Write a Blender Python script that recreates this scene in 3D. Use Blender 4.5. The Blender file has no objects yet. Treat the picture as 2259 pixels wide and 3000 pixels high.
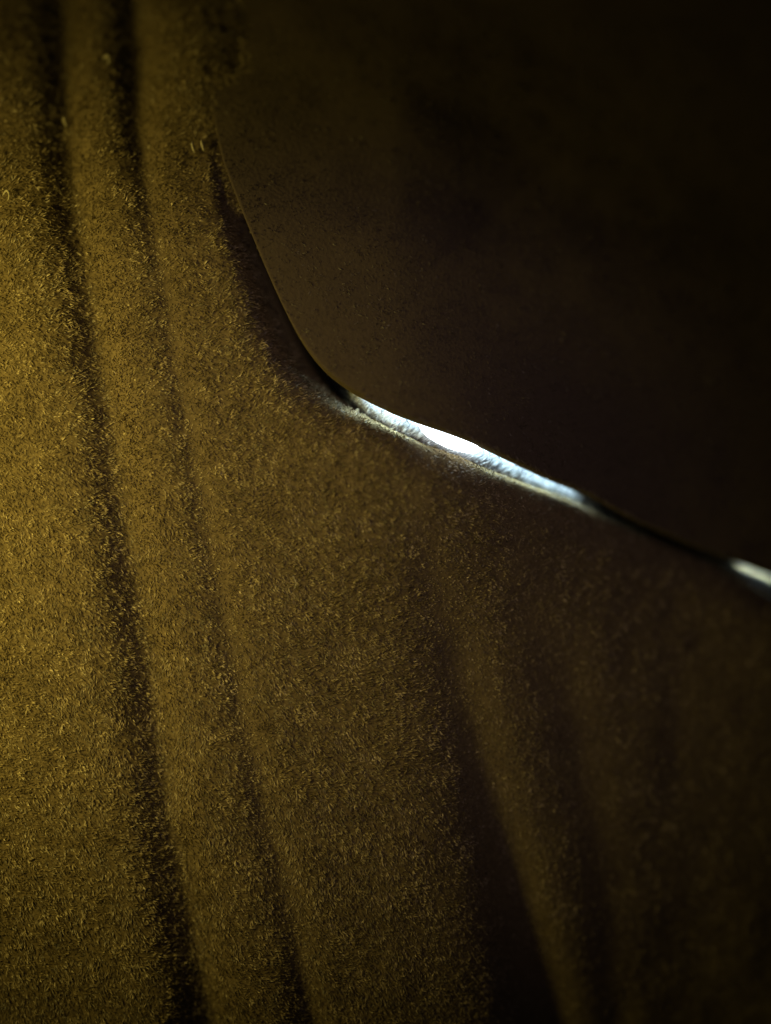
import bpy, math
import numpy as np
from mathutils import Vector

sc = bpy.context.scene
C = sc.collection
MM = 1e-4                       # one design unit is a tenth of a millimetre
CU, CV = 1129.5, 1500.0
def W(u, v, h):                 # u right, v down, h out of the cloth towards the viewer
    return ((u - CU) * MM, -h * MM, (CV - v) * MM)

# ------------------------------------------------------------------ camera
cam = bpy.data.cameras.new('camera')
cam.sensor_fit = 'VERTICAL'; cam.sensor_height = 36; cam.sensor_width = 36; cam.lens = 36
cam.clip_start = 0.01; cam.clip_end = 20
cam.dof.use_dof = True
cam.dof.focus_distance = 0.3015
cam.dof.aperture_fstop = 1.45
cam.dof.aperture_blades = 0
cam_o = bpy.data.objects.new('camera', cam); C.objects.link(cam_o)
cam_o.location = (0, -0.30, 0); cam_o.rotation_euler = (math.pi / 2, 0, 0)
sc.camera = cam_o

# ------------------------------------------------------------------ world, lamps, exposure
world = bpy.data.worlds.new('World'); sc.world = world; world.use_nodes = True
bg = world.node_tree.nodes['Background']
bg.inputs[0].default_value = (0.9, 0.85, 1.0, 1); bg.inputs[1].default_value = 0.008

def aim(o, target):
    o.rotation_euler = (Vector(target) - o.location).to_track_quat('-Z', 'Y').to_euler()

lamp = bpy.data.lights.new('warm_room_lamp', 'SPOT')     # the warm lamp of the room, out of the picture to the left
lamp.color = (1.0, 0.79, 0.17); lamp.energy = 2.65
lamp.spot_size = math.radians(92); lamp.spot_blend = 1.0; lamp.shadow_soft_size = 0.035
lamp_o = bpy.data.objects.new('warm_room_lamp', lamp); C.objects.link(lamp_o)
lamp_o.location = W(-950, 1300, 1300)
aim(lamp_o, W(-60, 1460, 0))
lamp_o.scale = (0.82, 1.25, 1)                            # spot cone stretched to shape its falloff: the pool is taller than wide
cool = bpy.data.lights.new('glare_fill', 'SPOT')     # added weak fill spot standing in for the hazy glare around the slit
cool.color = (1.0, 0.74, 0.80); cool.energy = 0.78
cool.spot_size = math.radians(44); cool.spot_blend = 1.0; cool.shadow_soft_size = 0.02
cool_o = bpy.data.objects.new('glare_fill', cool); C.objects.link(cool_o)
cool_o.location = W(700, 300, 3300)
aim(cool_o, W(1080, 1480, 0))

sc.view_settings.view_transform = 'Standard'; sc.view_settings.look = 'None'
sc.view_settings.exposure = 0; sc.view_settings.gamma = 1
sc.view_settings.use_curve_mapping = False
sc.cycles.use_denoising = True
sc.cycles.max_bounces = 6

# ------------------------------------------------------------------ helpers
rng = np.random.default_rng(7)
_lat = {}
def noise(x, y, seed):          # smooth value noise, -1..1
    if seed not in _lat:
        _lat[seed] = np.random.default_rng(seed).random((256, 256)) * 2 - 1
    L = _lat[seed]
    xi = np.floor(x).astype(int); yi = np.floor(y).astype(int)
    fx = x - xi; fy = y - yi
    fx = fx * fx * (3 - 2 * fx); fy = fy * fy * (3 - 2 * fy)
    a = L[xi % 256, yi % 256]; b = L[(xi + 1) % 256, yi % 256]
    c = L[xi % 256, (yi + 1) % 256]; d = L[(xi + 1) % 256, (yi + 1) % 256]
    return (a * (1 - fx) + b * fx) * (1 - fy) + (c * (1 - fx) + d * fx) * fy

def smooth_line(pts, n=260):    # Catmull-Rom through the measured points
    P = np.array(pts, float)
    P = np.vstack([2 * P[0] - P[1], P, 2 * P[-1] - P[-2]])
    out = []
    per = max(2, n // (len(P) - 3))
    for i in range(1, len(P) - 2):
        t = np.linspace(0, 1, per, endpoint=False)[:, None]
        p0, p1, p2, p3 = P[i - 1], P[i], P[i + 1], P[i + 2]
        out.append(.5 * (2 * p1 + (p2 - p0) * t + (2 * p0 - 5 * p1 + 4 * p2 - p3) * t ** 2 + (3 * p1 - p0 - 3 * p2 + p3) * t ** 3))
    out.append(P[-2][None])
    return np.vstack(out)

def signed_distance(u, v, line):   # positive to the right of the direction of travel, on the upper side of the gap
    sh = u.shape; u = u.ravel(); v = v.ravel()
    best = np.full(u.shape, 1e18); sgn = np.ones(u.shape); along = np.zeros(u.shape)
    for i in range(len(line) - 1):
        a, b = line[i], line[i + 1]
        d = b - a; L2 = d @ d
        t = np.clip(((u - a[0]) * d[0] + (v - a[1]) * d[1]) / L2, 0, 1)
        ex = u - a[0] - t * d[0]; ey = v - a[1] - t * d[1]
        q = ex * ex + ey * ey
        m = q < best
        best[m] = q[m]
        cr = d[0] * (v - a[1]) - d[1] * (u - a[0])
        sgn[m] = np.where(cr[m] < 0, 1.0, -1.0)
        along[m] = (a[0] + t * d[0])[m]
    return (np.sqrt(best) * sgn).reshape(sh), along.reshape(sh)

def mesh_object(name, verts, faces, mat, parent=None, smooth=True, tint=None):
    me = bpy.data.meshes.new(name)
    verts = np.asarray(verts, np.float32); faces = np.asarray(faces, np.int32)
    k = faces.shape[1]
    me.vertices.add(len(verts)); me.vertices.foreach_set('co', verts.ravel())
    me.loops.add(faces.size); me.loops.foreach_set('vertex_index', faces.ravel())
    me.polygons.add(len(faces))
    me.polygons.foreach_set('loop_start', np.arange(0, faces.size, k, dtype=np.int32))
    if smooth:
        me.polygons.foreach_set('use_smooth', np.ones(len(faces), bool))
    if tint is not None:
        at = me.attributes.new('fibre_tint', 'FLOAT', 'POINT')
        at.data.foreach_set('value', np.asarray(tint, np.float32))
    me.update(calc_edges=True); me.validate()
    me.materials.append(mat)
    o = bpy.data.objects.new(name, me); C.objects.link(o)
    if parent: o.parent = parent
    return o

def thing(name, label, cat, loc=(0, 0, 0), group=None):
    o = bpy.data.objects.new(name, None); C.objects.link(o)
    o.empty_display_size = 0.01
    o['label'] = label; o['category'] = cat
    if group: o['group'] = group
    return o

# ------------------------------------------------------------------ materials
def new_mat(name):
    m = bpy.data.materials.new(name); m.use_nodes = True
    nt = m.node_tree; nt.nodes.clear()
    return m, nt, nt.nodes, nt.links

def cloth_material(name, c0, c1, translucent):
    m, nt, N, L = new_mat(name)
    out = N.new('ShaderNodeOutputMaterial')
    geo = N.new('ShaderNodeNewGeometry')
    nz = N.new('ShaderNodeTexNoise'); nz.inputs['Scale'].default_value = 900; nz.inputs['Detail'].default_value = 4
    L.new(geo.outputs['Position'], nz.inputs['Vector'])
    ramp = N.new('ShaderNodeValToRGB')
    ramp.color_ramp.elements[0].position = .3; ramp.color_ramp.elements[0].color = (*c0, 1)
    ramp.color_ramp.elements[1].position = .7; ramp.color_ramp.elements[1].color = (*c1, 1)
    L.new(nz.outputs['Fac'], ramp.inputs['Fac'])
    bump = N.new('ShaderNodeBump'); bump.inputs['Strength'].default_value = .5; bump.inputs['Distance'].default_value = .0006
    L.new(nz.outputs['Fac'], bump.inputs['Height'])
    d = N.new('ShaderNodeBsdfDiffuse'); d.inputs['Roughness'].default_value = .6
    L.new(ramp.outputs['Color'], d.inputs['Color']); L.new(bump.outputs['Normal'], d.inputs['Normal'])
    t = N.new('ShaderNodeBsdfTranslucent'); L.new(ramp.outputs['Color'], t.inputs['Color'])
    mix = N.new('ShaderNodeMixShader'); mix.inputs[0].default_value = translucent
    L.new(d.outputs[0], mix.inputs[1]); L.new(t.outputs[0], mix.inputs[2])
    L.new(mix.outputs[0], out.inputs[0])
    return m

def fibre_material(name, stops, rough=.5, spec=.35, translucent=.2):
    m, nt, N, L = new_mat(name)
    out = N.new('ShaderNodeOutputMaterial')
    at = N.new('ShaderNodeAttribute'); at.attribute_name = 'fibre_tint'
    ramp = N.new('ShaderNodeValToRGB')
    cr = ramp.color_ramp
    cr.elements[0].position = stops[0][0]; cr.elements[0].color = (*stops[0][1], 1)
    cr.elements[1].position = stops[-1][0]; cr.elements[1].color = (*stops[-1][1], 1)
    for p, c in stops[1:-1]:
        e = cr.elements.new(p); e.color = (*c, 1)
    L.new(at.outputs['Fac'], ramp.inputs['Fac'])
    p = N.new('ShaderNodeBsdfPrincipled')
    L.new(ramp.outputs['Color'], p.inputs['Base Color'])
    p.inputs['Roughness'].default_value = rough
    p.inputs['Specular IOR Level'].default_value = spec
    t = N.new('ShaderNodeBsdfTranslucent'); L.new(ramp.outputs['Color'], t.inputs['Color'])
    mix = N.new('ShaderNodeMixShader'); mix.inputs[0].default_value = translucent
    L.new(p.outputs[0], mix.inputs[1]); L.new(t.outputs[0], mix.inputs[2])
    L.new(mix.outputs[0], out.inputs[0])
    return m

def emission_material(name, col, strength):
    m, nt, N, L = new_mat(name)
    out = N.new('ShaderNodeOutputMaterial')
    e = N.new('ShaderNodeEmission'); e.inputs[0].default_value = (*col, 1); e.inputs[1].default_value = strength
    L.new(e.outputs[0], out.inputs[0])
    return m

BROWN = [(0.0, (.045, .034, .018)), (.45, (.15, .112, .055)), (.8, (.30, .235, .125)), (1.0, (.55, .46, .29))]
M_cloth = cloth_material('brown_plush_ground', (.10, .075, .038), (.17, .128, .065), .02)
M_pile = fibre_material('brown_plush_pile', BROWN)
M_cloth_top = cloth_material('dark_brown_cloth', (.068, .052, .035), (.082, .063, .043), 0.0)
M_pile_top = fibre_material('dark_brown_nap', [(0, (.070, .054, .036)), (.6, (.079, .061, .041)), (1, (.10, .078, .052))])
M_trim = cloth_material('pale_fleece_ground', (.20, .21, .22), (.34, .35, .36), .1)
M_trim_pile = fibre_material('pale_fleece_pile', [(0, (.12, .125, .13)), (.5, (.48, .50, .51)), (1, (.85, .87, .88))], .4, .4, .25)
M_bulb = emission_material('cold_white_glow', (.82, .93, 1.0), 10)
M_tube = emission_material('cold_white_tube_glow', (.60, .85, 1.0), 120)
m, nt, N, L = new_mat('dark_cable_sheath')
o_ = N.new('ShaderNodeOutputMaterial'); p_ = N.new('ShaderNodeBsdfPrincipled')
p_.inputs['Base Color'].default_value = (.02, .02, .022, 1); p_.inputs['Roughness'].default_value = .5
L.new(p_.outputs[0], o_.inputs[0]); M_cable = m
M_lint = cloth_material('pale_lint', (.34, .30, .2), (.5, .45, .3), .2)

# ------------------------------------------------------------------ the measured lines
def roll_right(u, v=None):
    if v is None: v = 1250 + .45 * (u - 1200)                     # along the gap
    swell = 110 * np.exp(-(((u - 1330) / 480) ** 2 + ((v - 1330) / 330) ** 2))
    return np.clip((u - 1150) / 1000, 0, None) ** 1.5 * 480 - swell
def at_depth(pts, extra):        # where a measured line lies once it has rolled away from the viewer
    return [(CU + (u - CU) * (1 + (roll_right(u) + extra) / 3000), CV + (v - CV) * (1 + (roll_right(u) + extra) / 3000)) for u, v in pts]
LOWER = smooth_line(at_depth([(520, -500), (540, -300), (560, 100), (592, 350), (648, 600), (728, 800), (808, 985), (894, 1105), (1000, 1178),
                     (1060, 1210), (1150, 1258), (1240, 1296), (1300, 1318), (1390, 1354), (1480, 1392), (1560, 1424), (1640, 1453),
                     (1760, 1498), (1850, 1540), (1950, 1586), (2050, 1630), (2130, 1674), (2200, 1714), (2259, 1744), (2500, 1870), (2900, 2060)], 60))
LOWER[:, 1] -= 12 * np.clip((LOWER[:, 0] - 1000) / 120, 0, 1) * np.clip((1850 - LOWER[:, 0]) / 150, 0, 1)
UPPER = smooth_line(at_depth([(440, -500), (480, -300), (530, 0), (600, 300), (640, 450), (690, 580), (740, 700), (800, 840), (870, 980), (940, 1075),
                     (1010, 1133), (1060, 1163), (1150, 1207), (1235, 1240), (1390, 1300), (1500, 1352), (1600, 1400), (1700, 1442),
                     (1760, 1475), (1850, 1525), (2000, 1592), (2130, 1640), (2200, 1667), (2259, 1695), (2500, 1805), (2900, 1990)], -10)) + np.array([[1, -6]])
def fold(pts):
    P = np.array(pts, float)
    return lambda v: [np.interp(v, P[:, 0], P[:, k]) for k in range(1, P.shape[1])]
# v, u of the crease, half width, depth
FOLDS = [fold([(-500, 20, 72, 80), (0, 95, 68, 70), (400, 160, 62, 58), (800, 245, 64, 56), (1200, 315, 64, 55), (1550, 368, 66, 56),
               (2000, 432, 68, 60), (2400, 492, 72, 66), (2700, 535, 78, 76), (3000, 580, 74, 90), (3500, 660, 80, 110)]),
         fold([(-500, 270, 75, 70), (0, 335, 72, 62), (300, 372, 56, 40), (500, 410, 44, 24), (850, 486, 42, 19), (1200, 548, 42, 19), (1600, 622, 42, 19),
               (2000, 696, 44, 19), (2300, 762, 46, 20), (2650, 845, 46, 20), (3000, 905, 50, 26), (3500, 990, 46, 50)]),
         fold([(1500, 1235, 60, 0), (1650, 1285, 100, 8), (1850, 1325, 90, 16), (2000, 1362, 82, 22), (2200, 1405, 78, 34), (2400, 1450, 76, 48), (2650, 1512, 74, 62),
               (2900, 1575, 82, 78), (3100, 1630, 90, 86), (3500, 1740, 110, 100)]),
         fold([(1700, 1560, 60, 0), (1950, 1650, 90, 9), (2150, 1716, 90, 16), (2350, 1772, 90, 18), (2600, 1810, 95, 18), (2850, 1840, 85, 20),
               (3100, 1860, 80, 20), (3500, 1900, 80, 10)])]

def soft(r, cap=650.0):          # a recession that levels out far from the subject
    return np.where(r > 0, cap * (1 - np.exp(-np.abs(r) / cap)), r)
def recede(u, v):
    return np.clip((720 - v) / 1000, 0, None) ** 1.5 * 560 + roll_right(u, v)
def lower_height(u, v):
    h = np.zeros_like(u)
    h -= soft(recede(u, v) + np.clip((v - 2300) / 1000, 0, None) ** 2 * 130 + np.clip((150 - u) / 500, 0, None) ** 2 * 30)
    for f in FOLDS:
        x, w, d = f(v)
        q = (u - x + noise(v / 160, u * 0, 31) * 6) * .97
        h -= d * np.exp(-(np.abs(q) / w) ** 2)
        h += d * .10 * np.exp(-((q - 2.6 * w) / (1.5 * w)) ** 2) + d * .10 * np.exp(-((q + 2.6 * w) / (1.5 * w)) ** 2)
    h += noise(u / 260, v / 420, 3) * 9 + noise(u / 90, v / 120, 4) * 3.5
    s, al = signed_distance(u, v, LOWER)
    s = -s                                                        # positive inside this layer
    R = np.interp(al, [500, 590, 640, 720, 800, 1000, 1300, 1700, 2300], [1, 1, 30, 75, 125, 165, 150, 150, 150])
    q = np.clip(R - s, 0, R)
    h -= R - np.sqrt(np.maximum(R * R - q * q, 0))
    h -= np.clip(-s, 0, None) * np.interp(al, [610, 650, 690], [.25, .25, 3.0])
    s = np.where(al < 655, s + 120, s)
    return h, s

def upper_height(u, v):
    s, al = signed_distance(u, v, UPPER)
    h = 25.0 - 35 / (1 + np.exp((v - 590) / 45))
    h -= soft(recede(u, v) + np.clip(s, 0, None) * .12 + np.clip(s / 1000, 0, None) ** 1.6 * 200)
    h += noise(u / 300 + 9, v / 240, 13) * 9 + noise(u / 120, v / 90, 14) * 3
    r = np.interp(al, [500, 650, 800, 1200], [2, 2, 3, 8])
    q = np.clip(r - s, 0, r)
    h -= r - np.sqrt(np.maximum(r * r - q * q, 0))
    h -= np.clip(-s, 0, 1.6) * 62
    return h, s

def height_sheet(fn, u0, u1, v0, v1, step, cut):
    us = np.arange(u0, u1 + 1, step, float); vs = np.arange(v0, v1 + 1, step, float)
    U, V = np.meshgrid(us, vs)
    H, S = fn(U, V)
    return us, vs, U, V, H, S

def sheet_mesh(name, sheet, mat, parent, cut):
    us, vs, U, V, H, S = sheet
    n, k = U.shape
    X, Y, Z = W(U, V, H)
    verts = np.stack([X, Y, Z], -1).reshape(-1, 3)
    keep = S > cut
    idx = np.arange(n * k).reshape(n, k)
    q = np.stack([idx[1:, :-1], idx[1:, 1:], idx[:-1, 1:], idx[:-1, :-1]], -1).reshape(-1, 4)
    kk = (keep[1:, :-1] & keep[1:, 1:] & keep[:-1, 1:] & keep[:-1, :-1]).ravel()
    q = q[kk]
    used, inv = np.unique(q, return_inverse=True)
    return mesh_object(name, verts[used], inv.reshape(-1, 4), mat, parent)

def bilinear(A, us, vs, u, v):
    x = (u - us[0]) / (us[1] - us[0]); y = (v - vs[0]) / (vs[1] - vs[0])
    xi = np.clip(x.astype(int), 0, len(us) - 2); yi = np.clip(y.astype(int), 0, len(vs) - 2)
    fx = x - xi; fy = y - yi
    return (A[yi, xi] * (1 - fx) + A[yi, xi + 1] * fx) * (1 - fy) + (A[yi + 1, xi] * (1 - fx) + A[yi + 1, xi + 1] * fx) * fy

def ribbons(base, d0, d1, length, width, side, tint):
    """fibres as bent tapering ribbons: base point, direction at the root and at the tip, all in design units (u, v, h)"""
    n = len(base)
    p0 = base; p1 = base + d0 * (length * .5)[:, None]; p2 = p1 + d1 * (length * .5)[:, None]
    w = side * width[:, None]
    pts = np.stack([p0 - w * .5, p0 + w * .5, p1 - w * .45, p1 + w * .45, p2], 1).reshape(-1, 3)
    i = (np.arange(n) * 5)[:, None]
    tri = np.concatenate([i + np.array([[0, 1, 3]]), i + np.array([[0, 3, 2]]), i + np.array([[2, 3, 4]])], 1).reshape(-1, 3)
    X, Y, Z = W(pts[:, 0], pts[:, 1], pts[:, 2])
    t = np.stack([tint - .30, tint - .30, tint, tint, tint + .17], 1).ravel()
    return np.stack([X, Y, Z], -1), tri, np.clip(t, 0, 1)

def unit(a):
    return a / np.maximum(np.linalg.norm(a, axis=1, keepdims=True), 1e-9)

def pile(name, sheet, n, mat, parent, length, width, cut, comb, lift, box, seed):
    us, vs, U, V, H, S = sheet
    r = np.random.default_rng(seed)
    u = r.uniform(box[0], box[1], n); v = r.uniform(box[2], box[3], n)
    s = bilinear(S, us, vs, u, v)
    dens = .5 + .5 * noise(u / 30, v / 30, seed + 1)
    k = (s > cut) & (r.random(n) < .55 + .45 * dens)
    u, v = u[k], v[k]; n = len(u)
    h = bilinear(H, us, vs, u, v)
    e = 6.0
    gu = (bilinear(H, us, vs, u + e, v) - bilinear(H, us, vs, u - e, v)) / (2 * e)
    gv = (bilinear(H, us, vs, u, v + e) - bilinear(H, us, vs, u, v - e)) / (2 * e)
    gm = np.maximum(1, np.sqrt(gu ** 2 + gv ** 2) / 2.5); gu /= gm; gv /= gm
    nrm = unit(np.stack([-gu, -gv, np.ones(n)], 1))
    # the comb of the pile: a base direction that wanders in patches, tufts that lean together
    ang = comb + noise(u / 420, v / 420, seed + 2) * .7 + noise(u / 70, v / 70, seed + 3) * .7 + noise(u / 17, v / 17, seed + 4) * 1.0 + r.normal(0, .55, n)
    tx = np.stack([np.cos(ang), np.sin(ang), gu * np.cos(ang) + gv * np.sin(ang)], 1)
    tx = unit(tx)
    lf = np.clip(lift + noise(u / 24, v / 24, seed + 5) * .35 + r.normal(0, .18, n), .05, 1.35)
    d0 = unit(tx * np.cos(lf)[:, None] + nrm * np.sin(lf)[:, None])
    d1 = unit(tx * np.cos(lf * .45)[:, None] + nrm * np.sin(lf * .45)[:, None])
    side = np.cross(d0, nrm); side = unit(side)
    roll = r.normal(0, .6, n)
    side = unit(side * np.cos(roll)[:, None] + nrm * np.sin(roll)[:, None])
    tuft = noise(u / 13, v / 13, seed + 6)
    tint = np.clip(.42 + .30 * tuft + .10 * noise(u / 60, v / 60, seed + 7) + r.normal(0, .13, n), 0.05, 1)
    ln = length * (1 + .25 * tuft) * r.uniform(.65, 1.3, n)
    wd = width * r.uniform(.6, 1.4, n)
    if name == 'pile':                                  # the pile is pressed flat in the creases and worn short to the right
        for f_, am in zip(FOLDS, (.05, .4, .4, .4)):
            x_, w_, d_ = f_(v)
            ln = ln * (1 - am * np.exp(-((u - x_ + .25 * w_) / (w_ * .8)) ** 2))
        ln = ln * np.interp(u, [1100, 1500], [1, .6])
    base = np.stack([u, v, h - 1.5], 1)
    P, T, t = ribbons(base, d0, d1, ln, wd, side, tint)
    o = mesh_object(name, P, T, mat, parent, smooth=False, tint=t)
    o['kind'] = 'stuff'
    return o

# ------------------------------------------------------------------ the two layers of cloth
low = thing('plush_blanket', 'olive-brown fuzzy plush layer with slanting folds, filling the lower left', 'blanket')
sheet_low = height_sheet(lower_height, -600, 3050, -700, 3700, 9, -60)
sheet_mesh('cloth', sheet_low, M_cloth, low, -130)
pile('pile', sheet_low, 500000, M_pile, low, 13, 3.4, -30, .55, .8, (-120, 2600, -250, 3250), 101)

top = thing('cloth_flap', 'smooth dark brown cloth flap in the upper right, overlapping the plush layer', 'cloth')
sheet_top = height_sheet(upper_height, 250, 3100, -1000, 2250, 9, 0)
k0 = np.linspace(0, len(UPPER) - 1, 420); ki = np.minimum(k0.astype(int), len(UPPER) - 2); kf = (k0 - ki)[:, None]
E = UPPER[ki] * (1 - kf) + UPPER[ki + 1] * kf
E = np.vstack([E[0] + (E[0] - E[3]) / np.linalg.norm(E[0] - E[3]) * 600, E])
D = unit(np.gradient(E, axis=0)); Nn = np.stack([D[:, 1], -D[:, 0]], 1)
FAR = smooth_line([(900, -1300), (1700, -1300), (2700, -1300), (3300, -900), (3500, 0), (3500, 900), (3400, 1700)], 240)
fk = np.linspace(0, 1, len(E)) ** 1.0 * (len(FAR) - 1); fi_ = np.minimum(fk.astype(int), len(FAR) - 2); ft = (fk - fi_)[:, None]
FAR = FAR[fi_] * (1 - ft) + FAR[fi_ + 1] * ft
rows = [E + Nn * o_ for o_ in (-1.6, -1.2, -.8, -.4, 0, 3, 7, 12, 18, 25, 34, 46, 60)]
last = rows[-1]
rows += [last + (FAR - last) * q_ ** 1.15 for q_ in np.linspace(0, 1, 130)[1:]]
GU = np.stack([r_[:, 0] for r_ in rows]); GV = np.stack([r_[:, 1] for r_ in rows])
GH, _ = upper_height(GU, GV)
X, Y, Z = W(GU, GV, GH); a_, b_ = GU.shape
I = np.arange(a_ * b_).reshape(a_, b_)
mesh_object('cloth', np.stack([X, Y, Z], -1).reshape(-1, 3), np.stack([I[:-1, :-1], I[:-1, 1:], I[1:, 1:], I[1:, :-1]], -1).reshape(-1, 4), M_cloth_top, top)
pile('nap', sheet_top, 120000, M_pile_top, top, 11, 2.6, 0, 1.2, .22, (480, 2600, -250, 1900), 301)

# stray fibres along the edge of the flap
nr_ = 900
ke = rng.uniform(0, len(UPPER) - 2, nr_); ki = ke.astype(int); kf = (ke - ki)[:, None]
E = UPPER[ki] * (1 - kf) + UPPER[ki + 1] * kf
ok_ = (E[:, 0] > 1070) & (E[:, 0] < 2400)
E = E[ok_]; ki = ki[ok_]; nr_ = len(E)
D = unit(UPPER[ki + 1] - UPPER[ki]); Nn = np.stack([D[:, 1], -D[:, 0]], 1)
off_ = rng.uniform(-4, 14, nr_)
E = E + Nn * off_[:, None]
hE, _ = upper_height(E[:, 0], E[:, 1])
out_ = np.concatenate([-Nn * .6 + D * rng.normal(.25, .45, nr_)[:, None], rng.normal(.45, .3, nr_)[:, None]], 1)
d0 = unit(out_); d1 = unit(out_ + np.concatenate([D * rng.normal(.2, .6, nr_)[:, None], rng.normal(-.2, .4, nr_)[:, None]], 1))
side = unit(np.cross(d0, np.tile([[0., 0., 1.]], (nr_, 1))))
P, T, t = ribbons(np.concatenate([E, hE[:, None]], 1), d0, d1, rng.uniform(8, 26, nr_), rng.uniform(1.4, 2.8, nr_), side, rng.uniform(.3, 1, nr_))
fo = mesh_object('fringe', P, T, M_pile_top, top, smooth=False, tint=t); fo['kind'] = 'stuff'

# ------------------------------------------------------------------ the pale trim in the gap
mid = smooth_line([(940, 1080, -420, 14), (990, 1124, -300, 16), (1030, 1152, -215, 18), (1080, 1186, -170, 22), (1150, 1228, -150, 30), (1230, 1264, -144, 34), (1300, 1291, -142, 36),
                   (1390, 1327, -148, 37), (1480, 1362, -160, 36), (1560, 1398, -166, 34), (1640, 1434, -170, 31), (1700, 1462, -178, 27), (1750, 1484, -195, 20), (1810, 1512, -270, 18), (1880, 1545, -380, 18),
                   (2030, 1616, -380, 18), (2090, 1645, -270, 18), (2140, 1666, -190, 22), (2200, 1693, -165, 25), (2270, 1724, -155, 28), (2500, 1838, -150, 34)], 340)
sc_ = (1 + (roll_right(mid[:, 0]) - mid[:, 2]) / 3000)
mid[:, 2] += 2 - roll_right(mid[:, 0])
mid[:, 1] += np.interp(mid[:, 0], [1200, 1450], [6, 11]); mid[:, 3] += np.interp(mid[:, 0], [1200, 1450], [5, 6])
mid[:, 0] = CU + (mid[:, 0] - CU) * sc_; mid[:, 1] = CV + (mid[:, 1] - CV) * sc_
def frames(line3):
    t = np.gradient(line3, axis=0); t = unit(t)
    hh = np.tile(np.array([[0, 0, 1.0]]), (len(t), 1))
    up = unit(np.cross(t, hh)); up *= np.where(up[:, 1:2] > 0, -1, 1)     # across the strip, towards the flap
    fr = np.cross(up, t); fr *= np.where(fr[:, 2:3] < 0, -1, 1)           # towards the viewer
    return t, up, fr
tt, up, fr = frames(mid[:, :3])
K = 20
ang = np.linspace(0, 2 * np.pi, K, endpoint=False)
bump = 1 + .06 * noise(np.arange(len(mid))[:, None] / 3.0 + 0 * ang, 0 * np.arange(len(mid))[:, None] + ang * 2, 55)
ring = mid[:, None, :3] + (up[:, None] * np.cos(ang)[None, :, None] + fr[:, None] * np.sin(ang)[None, :, None]) * (mid[:, 3][:, None] * bump)[:, :, None]
X, Y, Z = W(ring[..., 0], ring[..., 1], ring[..., 2])
n = len(mid)
I = np.arange(n * K).reshape(n, K); J = np.roll(I, -1, axis=1)
quads = np.stack([I[:-1], I[1:], J[1:], J[:-1]], -1).reshape(-1, 4)
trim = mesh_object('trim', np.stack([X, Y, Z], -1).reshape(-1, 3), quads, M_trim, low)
trim['label'] = 'pale fleecy edge lit cold white inside the gap'
nf = 9000
f = rng.uniform(0, n - 2, nf); fi = f.astype(int); ff = (f - fi)[:, None]
lerp = lambda A: A[fi] * (1 - ff) + A[fi + 1] * ff
c, tf, uf, rf = lerp(mid[:, :3]), unit(lerp(tt)), unit(lerp(up)), unit(lerp(fr))
rad = (mid[fi, 3:4] * (1 - ff) + mid[fi + 1, 3:4] * ff)[:, 0]
a0 = rng.uniform(-.25, 2.9, nf)                        # from the top of the strip (0) over its front (pi/2) to its lower side
tuft = noise(f / .75 + a0 * .8, a0 * .7, 57)
step = rng.uniform(.35, .75, nf)
nr0 = uf * np.cos(a0)[:, None] + rf * np.sin(a0)[:, None]
a1 = a0 - step
nr1 = uf * np.cos(a1)[:, None] + rf * np.sin(a1)[:, None]
tang = unit(nr1 - nr0)
lift = np.clip(.30 + .35 * tuft + .5 * (a0 < .6) * rng.random(nf), .05, .9)[:, None]
d0 = unit(tang + nr0 * lift + tf * (.15 + .35 * tuft + rng.normal(0, .15, nf))[:, None])
d1 = unit(tang * .8 + nr1 * lift * .4 + tf * (.35 + .4 * tuft + rng.normal(0, .2, nf))[:, None])
side = unit(np.cross(d0, nr0))
ln = rad * step * 1.3 * rng.uniform(.7, 1.2, nf)
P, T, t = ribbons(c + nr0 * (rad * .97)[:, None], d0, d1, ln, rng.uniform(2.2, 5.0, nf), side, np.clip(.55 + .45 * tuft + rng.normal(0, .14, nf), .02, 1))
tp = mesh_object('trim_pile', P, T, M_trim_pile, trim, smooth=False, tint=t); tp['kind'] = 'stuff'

# ------------------------------------------------------------------ the cold light behind the gap
def tube(name, line4, mat, parent, K=14):
    t, u_, f_ = frames(line4[:, :3])
    a = np.linspace(0, 2 * np.pi, K, endpoint=False)
    rg = line4[:, None, :3] + (u_[:, None] * np.cos(a)[None, :, None] + f_[:, None] * np.sin(a)[None, :, None]) * line4[:, 3][:, None, None]
    X, Y, Z = W(rg[..., 0], rg[..., 1], rg[..., 2])
    I = np.arange(len(line4) * K).reshape(len(line4), K); J = np.roll(I, -1, axis=1)
    q = np.stack([I[:-1], I[1:], J[1:], J[:-1]], -1).reshape(-1, 4)
    return mesh_object(name, np.stack([X, Y, Z], -1).reshape(-1, 3), q, mat, parent)

def baffle(u_):                    # added plate that keeps the cold light from leaking along the pocket
    prof = [(-70, -240), (12, -240), (12, -30), (330, -140), (330, -600), (-70, -600)]
    vs_ = []
    for du in (-5, 5):
        for off, hh in prof:
            p_ = behind(u_, off, hh, 0); vs_.append(W(p_[0] + du, p_[1], p_[2]))
    fs_ = [(0, 1, 4), (0, 4, 5), (1, 2, 3), (1, 3, 4), (6, 10, 7), (6, 11, 10), (7, 9, 8), (7, 10, 9)]
    for k_ in range(6):
        n_ = (k_ + 1) % 6
        fs_ += [(k_, k_ + 6, n_ + 6), (k_, n_ + 6, n_)]
    return mesh_object('light_baffle', vs_, fs_, M_cloth_top, top, smooth=False)

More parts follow.
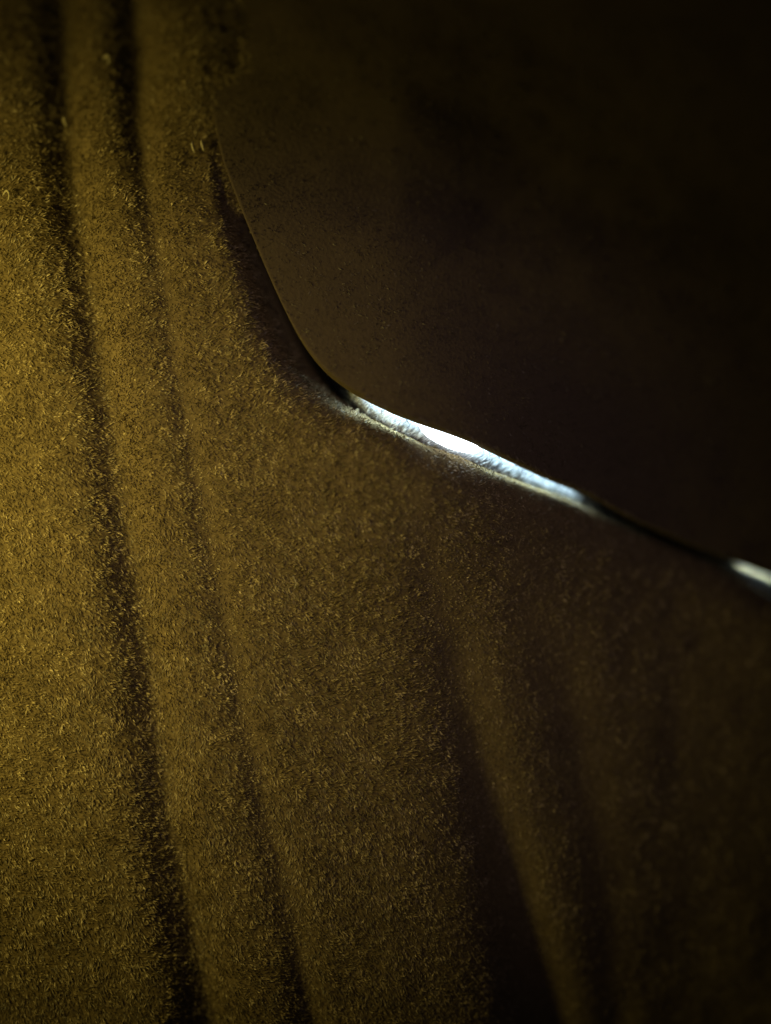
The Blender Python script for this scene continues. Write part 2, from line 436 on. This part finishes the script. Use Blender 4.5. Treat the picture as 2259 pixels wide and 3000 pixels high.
light = thing('light_string', 'cold white glowing light shining through the slit between the two layers', 'light')
def behind(u, off, h, r):       # a point behind the flap, off units in from its edge
    i = np.argmin(np.abs(UPPER[:, 0] - u)); d = UPPER[min(i + 1, len(UPPER) - 1)] - UPPER[i - 1]
    nx, ny = d[1], -d[0]; l = math.hypot(nx, ny)
    return (UPPER[i, 0] + nx / l * off, UPPER[i, 1] + ny / l * off, h - roll_right(UPPER[i, 0]), r)
baffle(1005); baffle(1800); baffle(2080)
tube('cable', smooth_line([behind(u_, 150, -160, 9) for u_ in (950, 1150, 1350, 1550, 1750, 1950, 2150, 2350, 2550)], 60), M_cable, light, 8)
def light_stop(u_):  # oversized opaque disc, added to stop the tube's light spreading along the gap
    return tube('light_stop', smooth_line([behind(u_, 75, -92, 2), behind(u_ + 1, 75, -92, 62), behind(u_ + 16, 75, -92, 62), behind(u_ + 17, 75, -92, 2)], 24), M_cable, light, 18)
def glow(u0, u1):
    n_ = 7
    tube('glow_tube', smooth_line([behind(u_, 80, -97, 4 if k_ in (0, n_ - 1) else 19) for k_, u_ in enumerate(np.concatenate([[u0], np.linspace(u0 + 8, u1 - 8, n_ - 2), [u1]]))], 40), M_tube, light)
glow(1085, 1690); light_stop(1050); light_stop(1725)
glow(2440, 2590); light_stop(2380)
tube('bulb', smooth_line([(1228, 1236, -104, 3), (1238, 1242, -102, 16), (1270, 1260, -98, 27), (1320, 1281, -98, 30), (1366, 1301, -100, 24), (1395, 1315, -104, 13), (1404, 1319, -106, 3)], 40) - np.array([[0, 0, roll_right(1310), 0]]), M_bulb, light)

# ------------------------------------------------------------------ lint caught in the pile
def lint(u, v, pts, r, label, fn):
    h, _ = fn(np.array([float(u)]), np.array([float(v)]))
    h = float(h[0]) + 16
    line = smooth_line([(u + a, v + b, h + c, r * .55 * w) for a, b, c, w in pts], 24)
    o = tube('lint_fleck', line, M_lint, None, 7)
    o['label'] = label; o['category'] = 'lint'; o['group'] = 'lint flecks caught in the pile'
short = [(-3, -16, 0, .2), (-2, -8, 4, 1), (0, 2, 5, 1.1), (3, 12, 3, .8), (4, 18, 0, .15)]
hook = [(-14, 6, 0, .2), (-6, -2, 5, .8), (2, -6, 8, 1), (8, 2, 7, 1), (6, 14, 4, .7), (1, 20, 0, .2)]
lint(578, 395, short, 7, 'brighter right fleck of the pair of lint flecks near the top left', lower_height)
lint(550, 402, short, 6, 'dimmer left fleck of the pair of lint flecks near the top left', lower_height)
lint(130, 282, short, 6, 'yellow lint fleck in the dark crease at the far left', lower_height)
lint(252, 70, hook, 7, 'blurred yellow lint fleck nearest the top edge', lower_height)
lint(15, 562, hook, 6, 'whitish lint fleck at the left edge', lower_height)
lint(868, 1705, [(-8, -22, 0, .2), (-2, -12, 5, .8), (3, -2, 8, 1), (2, 8, 7, 1), (-4, 18, 3, .2)], 3, 'single curled golden lint thread below the lit slit', lower_height)
